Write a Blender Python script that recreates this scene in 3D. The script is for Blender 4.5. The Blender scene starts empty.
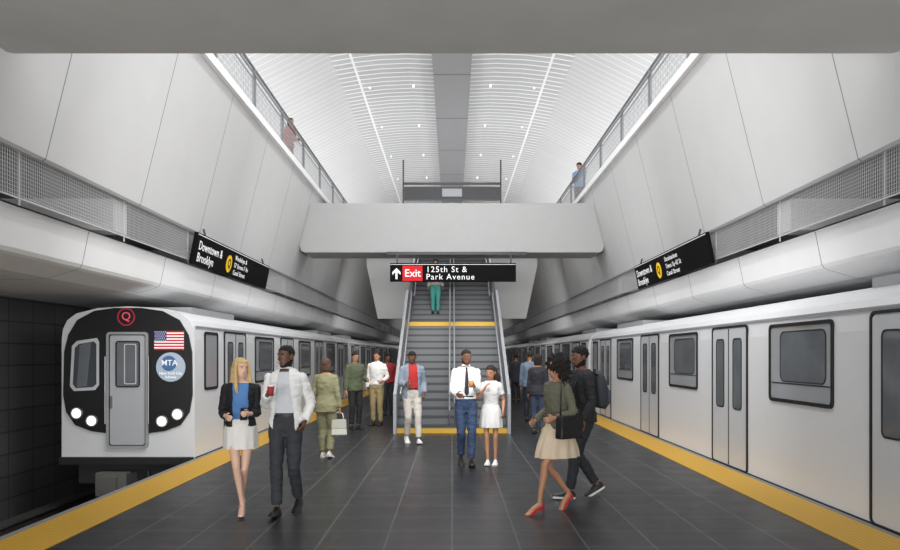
import bpy, bmesh, math, random
from mathutils import Vector, Matrix, noise
random.seed(7)
C = bpy.context.scene.collection
PI = math.pi
def V(*a): return Vector(a)
def lin(c):
    c = c/255.0
    return c/12.92 if c <= .04045 else ((c+.055)/1.055)**2.4
def rgb(r, g, b): return (lin(r), lin(g), lin(b), 1)

# ------------------------------------------------------------------ materials
def nodes(name):
    m = bpy.data.materials.new(name); m.use_nodes = True
    nt = m.node_tree; return m, nt, nt.nodes['Principled BSDF']
def mat(name, col, rough=.6, metal=0, var=.06, scale=6, bump=0, bscale=60, emit=0, coat=0, spec=.5):
    m, nt, p = nodes(name)
    tc = nt.nodes.new('ShaderNodeTexCoord')
    nz = nt.nodes.new('ShaderNodeTexNoise'); nz.inputs['Scale'].default_value = scale; nz.inputs['Detail'].default_value = 4
    nt.links.new(tc.outputs['Object'], nz.inputs['Vector'])
    mx = nt.nodes.new('ShaderNodeMix'); mx.data_type = 'RGBA'
    mx.inputs[6].default_value = tuple(c*(1-var) for c in col[:3])+(1,)
    mx.inputs[7].default_value = tuple(min(1, c*(1+var)) for c in col[:3])+(1,)
    nt.links.new(nz.outputs['Fac'], mx.inputs[0]); nt.links.new(mx.outputs[2], p.inputs['Base Color'])
    p.inputs['Roughness'].default_value = rough; p.inputs['Metallic'].default_value = metal
    p.inputs['Specular IOR Level'].default_value = spec
    if coat: p.inputs['Coat Weight'].default_value = coat
    if emit:
        p.inputs['Emission Color'].default_value = col; p.inputs['Emission Strength'].default_value = emit
    if bump:
        n2 = nt.nodes.new('ShaderNodeTexNoise'); n2.inputs['Scale'].default_value = bscale
        nt.links.new(tc.outputs['Object'], n2.inputs['Vector'])
        b = nt.nodes.new('ShaderNodeBump'); b.inputs['Strength'].default_value = bump; b.inputs['Distance'].default_value = .01
        nt.links.new(n2.outputs['Fac'], b.inputs['Height']); nt.links.new(b.outputs['Normal'], p.inputs['Normal'])
    return m
def math_node(nt, op, a, b=None):
    n = nt.nodes.new('ShaderNodeMath'); n.operation = op
    for i, x in enumerate((a, b)):
        if x is None: continue
        if isinstance(x, (int, float)): n.inputs[i].default_value = x
        else: nt.links.new(x, n.inputs[i])
    return n.outputs[0]
def mat_seams(name, col, seam, period, off, width=.02, rough=.5, axis='Y', bscale=2.0, spec=.5):
    m, nt, p = nodes(name)
    tc = nt.nodes.new('ShaderNodeTexCoord'); sp = nt.nodes.new('ShaderNodeSeparateXYZ')
    nt.links.new(tc.outputs['Object'], sp.inputs[0])
    y = sp.outputs[axis]
    fr = math_node(nt, 'FRACT', math_node(nt, 'DIVIDE', math_node(nt, 'SUBTRACT', y, off), period))
    line = math_node(nt, 'LESS_THAN', fr, width/period)
    nz = nt.nodes.new('ShaderNodeTexNoise'); nz.inputs['Scale'].default_value = bscale; nz.inputs['Detail'].default_value = 6
    nt.links.new(tc.outputs['Object'], nz.inputs['Vector'])
    mx = nt.nodes.new('ShaderNodeMix'); mx.data_type = 'RGBA'
    mx.inputs[6].default_value = tuple(c*.93 for c in col[:3])+(1,); mx.inputs[7].default_value = col
    nt.links.new(nz.outputs['Fac'], mx.inputs[0])
    m2 = nt.nodes.new('ShaderNodeMix'); m2.data_type = 'RGBA'; m2.inputs[7].default_value = seam
    nt.links.new(line, m2.inputs[0]); nt.links.new(mx.outputs[2], m2.inputs[6])
    nt.links.new(m2.outputs[2], p.inputs['Base Color']); p.inputs['Roughness'].default_value = rough
    p.inputs['Specular IOR Level'].default_value = spec
    return m
def mat_tiles(name, col, col2, mortar, w, h, ms, rough, plane='XY', offset=0.0, bump=.2, spec=.5):
    m, nt, p = nodes(name)
    tc = nt.nodes.new('ShaderNodeTexCoord'); sp = nt.nodes.new('ShaderNodeSeparateXYZ'); cb = nt.nodes.new('ShaderNodeCombineXYZ')
    nt.links.new(tc.outputs['Object'], sp.inputs[0])
    nt.links.new(sp.outputs[plane[0]], cb.inputs[0]); nt.links.new(sp.outputs[plane[1]], cb.inputs[1])
    br = nt.nodes.new('ShaderNodeTexBrick'); br.offset = offset
    br.inputs['Scale'].default_value = 1; br.inputs['Brick Width'].default_value = w; br.inputs['Row Height'].default_value = h
    br.inputs['Mortar Size'].default_value = ms; br.inputs['Mortar Smooth'].default_value = .2
    br.inputs['Color1'].default_value = col; br.inputs['Color2'].default_value = col2; br.inputs['Mortar'].default_value = mortar
    nt.links.new(cb.outputs[0], br.inputs['Vector']); nt.links.new(br.outputs['Color'], p.inputs['Base Color'])
    nz = nt.nodes.new('ShaderNodeTexNoise'); nz.inputs['Scale'].default_value = 3; nz.inputs['Detail'].default_value = 6
    nt.links.new(tc.outputs['Object'], nz.inputs['Vector'])
    mr = nt.nodes.new('ShaderNodeMapRange'); mr.inputs[3].default_value = rough*.8; mr.inputs[4].default_value = rough*1.25
    nt.links.new(nz.outputs['Fac'], mr.inputs[0]); nt.links.new(mr.outputs[0], p.inputs['Roughness'])
    b = nt.nodes.new('ShaderNodeBump'); b.inputs['Strength'].default_value = bump; b.inputs['Distance'].default_value = .003; b.invert = True
    nt.links.new(br.outputs['Fac'], b.inputs['Height']); nt.links.new(b.outputs['Normal'], p.inputs['Normal'])
    p.inputs['Specular IOR Level'].default_value = spec
    return m
def mat_domes(name, col):
    m, nt, p = nodes(name)
    tc = nt.nodes.new('ShaderNodeTexCoord'); sp = nt.nodes.new('ShaderNodeSeparateXYZ'); nt.links.new(tc.outputs['Object'], sp.inputs[0])
    fx = math_node(nt, 'SUBTRACT', math_node(nt, 'FRACT', math_node(nt, 'MULTIPLY', sp.outputs['X'], 16)), .5)
    fy = math_node(nt, 'SUBTRACT', math_node(nt, 'FRACT', math_node(nt, 'MULTIPLY', sp.outputs['Y'], 16)), .5)
    d = math_node(nt, 'SQRT', math_node(nt, 'ADD', math_node(nt, 'MULTIPLY', fx, fx), math_node(nt, 'MULTIPLY', fy, fy)))
    dot = math_node(nt, 'LESS_THAN', d, .28)
    mx = nt.nodes.new('ShaderNodeMix'); mx.data_type = 'RGBA'; mx.inputs[6].default_value = tuple(c*.78 for c in col[:3])+(1,); mx.inputs[7].default_value = col
    nt.links.new(dot, mx.inputs[0]); nt.links.new(mx.outputs[2], p.inputs['Base Color'])
    b = nt.nodes.new('ShaderNodeBump'); b.inputs['Strength'].default_value = .4; b.inputs['Distance'].default_value = .005
    nt.links.new(dot, b.inputs['Height']); nt.links.new(b.outputs['Normal'], p.inputs['Normal']); p.inputs['Roughness'].default_value = .6
    return m
def mat_step(name, riser, tread):
    m, nt, p = nodes(name)
    tc = nt.nodes.new('ShaderNodeTexCoord'); sp = nt.nodes.new('ShaderNodeSeparateXYZ'); nt.links.new(tc.outputs['Generated'], sp.inputs[0])
    top = math_node(nt, 'GREATER_THAN', sp.outputs['Z'], .7)
    mx = nt.nodes.new('ShaderNodeMix'); mx.data_type = 'RGBA'; mx.inputs[6].default_value = riser; mx.inputs[7].default_value = tread
    nt.links.new(top, mx.inputs[0]); nt.links.new(mx.outputs[2], p.inputs['Base Color']); p.inputs['Roughness'].default_value = .55
    return m

M = {}
M['floor'] = mat_tiles('floor_tiles', rgb(36, 37, 39), rgb(42, 43, 45), rgb(78, 79, 82), .6, .6, .011, .34, spec=.28)
M['yellow'] = mat_domes('tactile_yellow', rgb(200, 154, 40))
M['yellow_plain'] = mat('yellow_paint', rgb(214, 170, 50), .6)
M['edge'] = mat('platform_edge', rgb(120, 120, 120), .7)
M['wall'] = mat_seams('wall_panels', rgb(203, 203, 203), rgb(128, 128, 130), 2.65, 0.76, .020, .8, spec=.2)
M['ledge'] = mat_seams('ledge_panels', rgb(236, 236, 236), rgb(140, 140, 140), 2.65, 1.9, .018, .95, spec=.1)
M['concrete'] = mat('concrete', rgb(200, 200, 198), .8, var=.14, scale=1.2, bump=.15, bscale=14)
M['bridge'] = mat('bridge_white', rgb(172, 172, 172), .8, var=.04, spec=.2)
M['white'] = mat('white_trim', rgb(240, 240, 240), .5, var=.02)
M['frame'] = mat('screen_frame_grey', rgb(190, 190, 190), .5, var=.02)
M['plaster'] = mat('plaster', rgb(205, 205, 205), .8, var=.03, spec=.2)
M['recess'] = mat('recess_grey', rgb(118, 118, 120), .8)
M['ceil'] = mat_tiles('ceiling_slats', rgb(192, 192, 193), rgb(199, 199, 200), rgb(255, 255, 255), 3.52, .42, .05, .7, 'XY', .0, .8)
M['ceil_smooth'] = mat_tiles('ceiling_smooth', rgb(212, 212, 212), rgb(216, 216, 216), rgb(240, 240, 240), 60, .42, .03, .7, 'XY', .0, .3)
M['spine'] = mat_seams('ceiling_spine_grey', rgb(158, 158, 160), rgb(115, 115, 115), 5.0, 2.0, .12, .6)
M['tunnel'] = mat_tiles('tunnel_tiles', rgb(84, 84, 86), rgb(92, 92, 94), rgb(58, 58, 60), .75, .38, .014, .5, 'YZ', 0)
M['bed'] = mat('track_bed', rgb(40, 38, 36), .95, var=.3, scale=12, bump=.6, bscale=30)
M['steel'] = mat('rail_steel', rgb(140, 138, 134), .35, .8)
M['sleeper'] = mat('sleeper', rgb(52, 46, 40), .9)
M['rail'] = mat('rail_grey', rgb(128, 130, 133), .4, .4)
M['infill'] = mat('infill_grey', rgb(175, 177, 180), .5, .2)
M['mesh'] = mat('pale_mesh', rgb(182, 182, 183), .6)
M['stainless'] = mat('stainless', rgb(150, 152, 156), .4, .5)
M['step'] = mat_step('step', rgb(104, 106, 108), rgb(62, 64, 66))
M['black'] = mat('black_gloss', rgb(20, 20, 22), .3)
M['signblack'] = mat('sign_black', rgb(12, 12, 13), .7, var=.02, spec=.1)
M['signwhite'] = mat('sign_white', rgb(240, 240, 240), .6, var=0, emit=.2)
M['signred'] = mat('sign_red', rgb(205, 30, 38), .6, var=.02, spec=.2)
M['signyellow'] = mat('sign_yellow', rgb(245, 200, 30), .5, var=.02, emit=.15)
M['carbody'] = mat('car_body', rgb(216, 217, 219), .38, .10, var=.02)
M['carroof'] = mat('car_roof', rgb(150, 152, 154), .6, .1)
M['doorleaf'] = mat('door_leaf', rgb(200, 202, 205), .35, .18, var=.02)
M['enddoor'] = mat('end_door_grey', rgb(176, 178, 181), .4, .15, var=.02)
M['gasket'] = mat('rubber_gasket', rgb(16, 16, 18), .6)
M['glass'] = mat('window_glass', rgb(172, 175, 178), .1, .3, var=.12, scale=1.5)
M['glassdark'] = mat('window_glass_dark', rgb(112, 116, 120), .06, .3, var=.4, scale=1.6)
M['cabglass'] = mat('cab_glass', rgb(70, 74, 78), .1, .2)
M['under'] = mat('underframe', rgb(38, 38, 40), .7, .2)
M['lamp'] = mat('headlamp', rgb(255, 252, 240), .3, emit=1.0, var=0)
M['q_red'] = mat('bullet_red', rgb(170, 36, 58), .4, emit=.15, var=0)
M['blue'] = mat('emblem_blue', rgb(70, 110, 158), .5, var=.02)
M['paleblue'] = mat('emblem_pale', rgb(176, 192, 208), .5, var=.02)
M['flagblue'] = mat('flag_blue', rgb(40, 50, 110), .5, var=.02)
M['downlight'] = mat('downlight', rgb(255, 255, 250), .4, emit=1.0, var=0)

# ------------------------------------------------------------------ geometry helpers
def obj(name, bm, m, parent=None, smooth=False, kind=None):
    bmesh.ops.recalc_face_normals(bm, faces=bm.faces)
    me = bpy.data.meshes.new(name); bm.to_mesh(me); bm.free()
    me.materials.append(m)
    if smooth:
        for p in me.polygons: p.use_smooth = True
    o = bpy.data.objects.new(name, me); C.objects.link(o)
    if parent: o.parent = parent
    if kind: o['kind'] = kind
    return o
def empty(name, label, cat, loc=(0, 0, 0), rz=0, group=None):
    o = bpy.data.objects.new(name, None); C.objects.link(o); o.location = loc; o.rotation_euler = (0, 0, rz)
    o['label'] = label; o['category'] = cat
    if group: o['group'] = group
    return o
def tag(o, label, cat, group=None):
    o['label'] = label; o['category'] = cat
    if group: o['group'] = group
    return o
def NB(): return bmesh.new()
def box(bm, x0, x1, y0, y1, z0, z1):
    vs = [bm.verts.new((x, y, z)) for z in (z0, z1) for x, y in ((x0, y0), (x1, y0), (x1, y1), (x0, y1))]
    for f in ((0, 1, 2, 3), (4, 5, 6, 7), (0, 1, 5, 4), (1, 2, 6, 5), (2, 3, 7, 6), (3, 0, 4, 7)): bm.faces.new([vs[i] for i in f])
    return bm
def prism(bm, pts, O, U, W, N, d):
    a = [bm.verts.new(O+U*p[0]+W*p[1]) for p in pts]; b = [bm.verts.new(O+U*p[0]+W*p[1]+N*d) for p in pts]
    n = len(pts); bm.faces.new(a); bm.faces.new(b)
    for i in range(n): bm.faces.new((a[i], a[(i+1) % n], b[(i+1) % n], b[i]))
    return bm
def ring(bm, out, inn, O, U, W, N, d):
    n = len(out); L = []
    for pts, k in ((out, 0), (inn, 0), (inn, 1), (out, 1)):
        L.append([bm.verts.new(O+U*p[0]+W*p[1]+N*d*k) for p in pts])
    for q in range(4):
        A, B = L[q], L[(q+1) % 4]
        for i in range(n): bm.faces.new((A[i], A[(i+1) % n], B[(i+1) % n], B[i]))
    return bm
def rrect(cx, cy, w, h, r, n=4):
    p = []
    for sx, sy, a0 in ((1, 1, 0), (-1, 1, 90), (-1, -1, 180), (1, -1, 270)):
        for k in range(n+1):
            a = math.radians(a0+90*k/n); p.append((cx+sx*(w/2-r)+r*math.cos(a), cy+sy*(h/2-r)+r*math.sin(a)))
    return p
def circ(cx, cy, r, n=24, ry=None): return [(cx+r*math.cos(2*PI*i/n), cy+(ry or r)*math.sin(2*PI*i/n)) for i in range(n)]
X_, Y_, Z_ = V(1, 0, 0), V(0, 1, 0), V(0, 0, 1)
def loft(bm, secs, seg=14, side=None, power=1.0, mod=None, cap=True):
    n = len(secs); rings = []
    for i, (c, a, b) in enumerate(secs):
        t = (secs[min(i+1, n-1)][0]-secs[max(i-1, 0)][0])
        t = t.normalized() if t.length > 1e-6 else Z_.copy()
        sd = side if side is not None else (X_ if abs(t.x) < .8 else Y_)
        u = (sd-t*sd.dot(t)).normalized(); w = t.cross(u)
        r = []
        for k in range(seg):
            th = 2*PI*k/seg; cs, sn = math.cos(th), math.sin(th)
            if power != 1: cs = math.copysign(abs(cs)**power, cs); sn = math.copysign(abs(sn)**power, sn)
            m = mod(i/(n-1), th) if mod else 1
            r.append(bm.verts.new(c+u*a*cs*m+w*b*sn*m))
        rings.append(r)
    for A, B in zip(rings, rings[1:]):
        for k in range(seg): bm.faces.new((A[k], A[(k+1) % seg], B[(k+1) % seg], B[k]))
    if cap: bm.faces.new(rings[0]); bm.faces.new(rings[-1])
    return bm
def tube(bm, pts, r, seg=8, side=None): return loft(bm, [(Vector(p), r, r) for p in pts], seg, side)
def ellipsoid(bm, c, rx, ry, rz, sub=2, mtx=None):
    m = Matrix.Translation(c) @ Matrix.Diagonal((rx, ry, rz, 1))
    if mtx: m = mtx @ m
    return bmesh.ops.create_icosphere(bm, subdivisions=sub, radius=1, matrix=m)['verts']
def bevel_all(bm, r, n=2): bmesh.ops.bevel(bm, geom=bm.edges[:], offset=r, segments=n, affect='EDGES', profile=.6)
def text(s, size, O, U, W, m, parent, align='LEFT', bold=.0, name='lettering', spacing=1.0, line=1.0):
    cu = bpy.data.curves.new('t', 'FONT'); cu.body = s; cu.size = size; cu.align_x = align; cu.align_y = 'CENTER'
    cu.offset = bold*size; cu.extrude = .002; cu.space_character = spacing; cu.space_line = line; cu.resolution_u = 3
    o = bpy.data.objects.new('t', cu); C.objects.link(o)
    dg = bpy.context.evaluated_depsgraph_get(); me = bpy.data.meshes.new_from_object(o.evaluated_get(dg))
    bpy.data.objects.remove(o); N = U.cross(W)
    T = Matrix(((U.x, W.x, N.x, O.x), (U.y, W.y, N.y, O.y), (U.z, W.z, N.z, O.z), (0, 0, 0, 1)))
    me.transform(T); me.materials.clear(); me.materials.append(m); me.name = name
    r = bpy.data.objects.new(name, me); C.objects.link(r); r.parent = parent
    return r
def dup(root, loc, label=None):
    r = root.copy(); C.objects.link(r); r.location = loc
    if label: r['label'] = label
    for ch in list(root.children):
        c = ch.copy(); C.objects.link(c); c.parent = r
        for g in list(ch.children):
            d = g.copy(); C.objects.link(d); d.parent = c
    return r

# ------------------------------------------------------------------ the setting
Y0, Y1 = -4.0, 80.0
obj('floor', box(NB(), -4.2, 4.2, Y0, Y1, -1.15, 0), M['floor'], kind='structure')
for i, s in enumerate((-1, 1)):
    a, b = sorted((s*3.55, s*4.12))
    obj('trim_%d' % (i+1), box(NB(), a, b, Y0, Y1, 0, .008), M['yellow'], kind='structure')
    a, b = sorted((s*4.12, s*4.215))
    obj('trim_%d' % (i+3), box(NB(), a, b, Y0, Y1, -.14, .004), M['edge'], kind='structure')
    side = 'left' if s < 0 else 'right'
    a, b = sorted((s*4.2, s*7.6))
    obj('floor_trackbed_'+side, box(NB(), a, b, Y0, Y1, -1.35, -1.15), M['bed'], kind='structure')
    a, b = sorted((s*7.6, s*7.9))
    obj('wall_tunnel_'+side, box(NB(), a, b, Y0, Y1, -1.35, 3.0), M['tunnel'], kind='structure')
    # sloping panel wall
    pr = [(4.09, 6.7), (4.76, 4.0), (4.80, 3.97), (4.96, 4.02), (4.30, 6.7)]
    obj('wall_'+side, prism(NB(), [(s*x, z) for x, z in pr], V(0, Y0, 0), X_, Z_, Y_, Y1-Y0), M['wall'], kind='structure')
    # ledge over the train: sloping fascia with a crisp lower edge turning into a flat soffit
    pl = [(4.75, 3.34), (4.80, 3.34), (4.815, 3.32), (4.90, 2.90), (4.93, 2.855), (4.98, 2.83), (5.35, 2.72), (5.6, 2.70), (7.6, 2.70), (7.6, 3.0), (5.4, 3.1), (4.9, 3.34)]
    obj('ceiling_ledge_'+side, prism(NB(), [(s*x, z) for x, z in pl], V(0, Y0, 0), X_, Z_, Y_, Y1-Y0), M['ledge'], kind='structure', smooth=False)
    a, b = sorted((s*6.6, s*6.75))
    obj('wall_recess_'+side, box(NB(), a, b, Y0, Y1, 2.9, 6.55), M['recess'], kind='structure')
    a, b = sorted((s*4.3, s*8.1))
    obj('floor_gallery_'+side, box(NB(), a, b, 7.5, 60, 6.5, 6.7), M['plaster'], kind='structure')
    a, b = sorted((s*4.03, s*4.13))
    obj('trim_%d' % (i+5), box(NB(), a, b, 7.5, 60, 6.62, 6.78), M['white'], kind='structure')
    a, b = sorted((s*8.0, s*8.2))
    obj('wall_upper_'+side, box(NB(), a, b, 7.5, 60, 6.7, 9.2), M['plaster'], kind='structure')
    # vault
    po = [(4.2, 12.0), (6.4, 10.9), (8.0, 9.1), (8.2, 9.1), (8.2, 9.5), (6.5, 11.2), (4.25, 12.3)]
    obj('ceiling_outer_'+side, prism(NB(), [(s*x, z) for x, z in po], V(0, 7.5, 0), X_, Z_, Y_, 52.5), M['ceil_smooth'], kind='structure')
    pc = [(.66, 12.2), (1.6, 12.24), (2.6, 12.2), (3.5, 12.1), (4.2, 11.98), (4.2, 12.4), (.66, 12.5)]
    obj('ceiling_slatted_'+side, prism(NB(), [(s*x, z) for x, z in pc], V(0, 7.5, 0), X_, Z_, Y_, 52.5), M['ceil'], kind='structure')
obj('ceiling_spine', box(NB(), -.68, .68, 7.5, 60, 11.9, 12.5), M['spine'], kind='structure')
obj('wall_end_upper', box(NB(), -8.2, 8.2, 60, 60.3, 6.5, 12.5), M['plaster'], kind='structure')
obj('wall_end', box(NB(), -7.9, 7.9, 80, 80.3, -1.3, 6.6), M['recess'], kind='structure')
ps = [(-5.2, 5.5), (-4.64, 5.2), (-4.57, 4.88), (-4.54, 4.80), (-4.49, 4.755), (-4.42, 4.74), (4.42, 4.74), (4.49, 4.755), (4.54, 4.80), (4.57, 4.88), (4.64, 5.2), (5.2, 5.5)]
obj('ceiling_slab', prism(NB(), ps, V(0, 3.2, 0), X_, Z_, Y_, 4.3), M['concrete'], kind='structure')
obj('floor_mezzanine', box(NB(), -4.3, 4.3, 29.2, 60, 6.4, 6.7), M['plaster'], kind='structure')
# footbridge
br = NB()
hw = lambda z: 4.09+.25*(6.7-z)-.01
prism(br, [(-hw(6.21), 6.21), (-hw(5.6), 5.6), (-hw(4.95), 4.95), (-4.48, 4.80), (-4.38, 4.75), (4.38, 4.75), (4.48, 4.80), (hw(4.95), 4.95), (hw(5.6), 5.6), (hw(6.21), 6.21)], V(0, 22.1, 0), X_, Z_, Y_, 1.4)
bridge = obj('footbridge', br, M['bridge']); tag(bridge, 'plain pale grey footbridge crossing the hall above the stairs', 'footbridge')
for s in (-1, 1):
    side = 'left' if s < 0 else 'right'
    pts = [(s*1.32, 3.0), (s*2.65, 3.0), (s*3.05, 4.9), (s*3.05, 6.4), (s*1.32, 6.4)]
    obj('wall_stair_'+side, prism(NB(), pts, V(0, 26.6, 0), X_, Z_, Y_, .3), M['plaster'], kind='structure')

# recess beams and screens
for s in (-1, 1):
    sd = 'left' if s < 0 else 'right'
    root = empty('mesh_screen', 'long grey wire mesh screen under the %s-hand sloping wall' % sd, 'screen', (s*4.83, 0, 3.34))
    for nm in ('frame', 'wire_mesh'):
        b = NB()
        if nm == 'frame':
            box(b, -.010, .010, 3, 78, .10, .115); box(b, -.010, .010, 3, 78, .65, .66)
            y = 3.0
            while y < 78: box(b, -.008, .008, y, y+.012, 0, .65); y += 2.65
        else:
            y = 3.04
            while y < 50: box(b, -.003, .003, y, y+.007, .115, .65); y += .045
            for k in range(3, 14): box(b, -.003, .003, 3, 78, k*.045, k*.045+.006)
        obj(nm, b, M['frame'] if nm == 'frame' else M['mesh'], root)
    for k in range(9):
        y = 5.4+k*5.3
        a, b = sorted((s*4.87, s*6.58))
        bb = NB(); box(bb, a, b, y, y+.45, 3.5, 3.95); box(bb, *(sorted((s*6.25, s*6.58))), y-.1, y+.55, 3.12, 3.5)
        o = obj('support_bracket', bb, M['plaster'])
        tag(o, 'grey concrete bracket in the recess above the %s train, number %d from the near end' % (sd, k+1), 'bracket', 'concrete brackets above the %s train' % sd)
        if k == 0: tag(o, 'nearest grey concrete bracket in the recess above the %s train' % sd, 'bracket', 'concrete brackets above the %s train' % sd)

# gallery railings
for s in (-1, 1):
    sd = 'left' if s < 0 else 'right'
    root = empty('gallery_railing', 'grey metal railing along the upper gallery edge on the %s side' % sd, 'railing', (s*4.2, 0, 6.7))
    b = NB(); tube(b, [(0, 8, 1.07), (0, 46, 1.07)], .03); obj('handrail', b, M['rail'], root, True)
    b = NB(); tube(b, [(-s*.05, 8, .90), (-s*.05, 46, .90)], .02); obj('lower_rail', b, M['stainless'], root, True)
    for k in range(15):
        y = 8+k*2.6
        obj('post', box(NB(), -.03, .03, y-.035, y+.035, 0, 1.07), M['rail'], root)
        if k < 14:
            b = NB(); box(b, -.012, .012, y+.08, y+2.52, .1, .13); box(b, -.012, .012, y+.08, y+2.52, .82, .85)
            yy = y+.08
            while yy < y+2.53: box(b, -.004, .004, yy, yy+.012, .1, .85); yy += .122
            for q in range(1, 6): box(b, -.004, .004, y+.08, y+2.52, .1+q*.125, .108+q*.125)
            obj('infill_panel', b, M['infill'], root)
root = empty('bridge_barrier', 'black open frame with dark panel on top of the footbridge', 'barrier', (0, 22.6, 6.21))
for s in (-1, 1): obj('post', box(NB(), s*1.48-.022, s*1.48+.022, -.02, .02, 0, 1.42), M['black'], root)
obj('top_rail', box(NB(), -1.48, 1.48, -.02, .02, .66, .73), M['black'], root)
obj('panel', box(NB(), -1.46, 1.46, -.012, .012, .22, .60), mat('panel_grey', rgb(54, 55, 58), .6), root)
obj('notice', box(NB(), -.30, .30, -.02, -.012, .30, .54), M['rail'], root)
obj('bottom_rail', box(NB(), -1.48, 1.48, -.02, .02, .18, .22), M['black'], root)

for y in (14, 19, 24, 29, 34, 39, 44, 49):
    for x in (-3.2, -1.5, 1.5, 3.2):
        b = NB(); prism(b, circ(x, y, .035, 12), V(0, 0, 12.14 if abs(x) < 3 else 12.08), X_, Y_, Z_, .1)
        tag(obj('downlight', b, M['downlight']), 'small round white downlight set in the slatted vault', 'ceiling light', 'downlights in the slatted vault')

# ------------------------------------------------------------------ tracks
for s in (-1, 1):
    sd = 'left' if s < 0 else 'right'
    root = empty('railway_track', 'steel rails on dark sleepers below the %s train' % sd, 'track', (s*5.31, 0, -1.15))
    for q in (-1, 1):
        b = NB(); box(b, q*.7175-.035, q*.7175+.035, Y0, 79, .16, .2); box(b, q*.7175-.01, q*.7175+.01, Y0, 79, .1, .16); box(b, q*.7175-.06, q*.7175+.06, Y0, 79, .08, .1)
        obj('rail', b, M['steel'], root)
    for k in range(60):
        y = -3.5+k*.62; obj('sleeper', box(NB(), -1.2, 1.2, y, y+.2, 0, .08), M['sleeper'], root)
    b = NB(); box(b, s*1.45-.12, s*1.45+.12, Y0, 79, .28, .31); box(b, s*1.45-.04, s*1.45+.04, Y0, 79, .0, .22)
    obj('third_rail', b, M['steel'], root)

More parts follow.
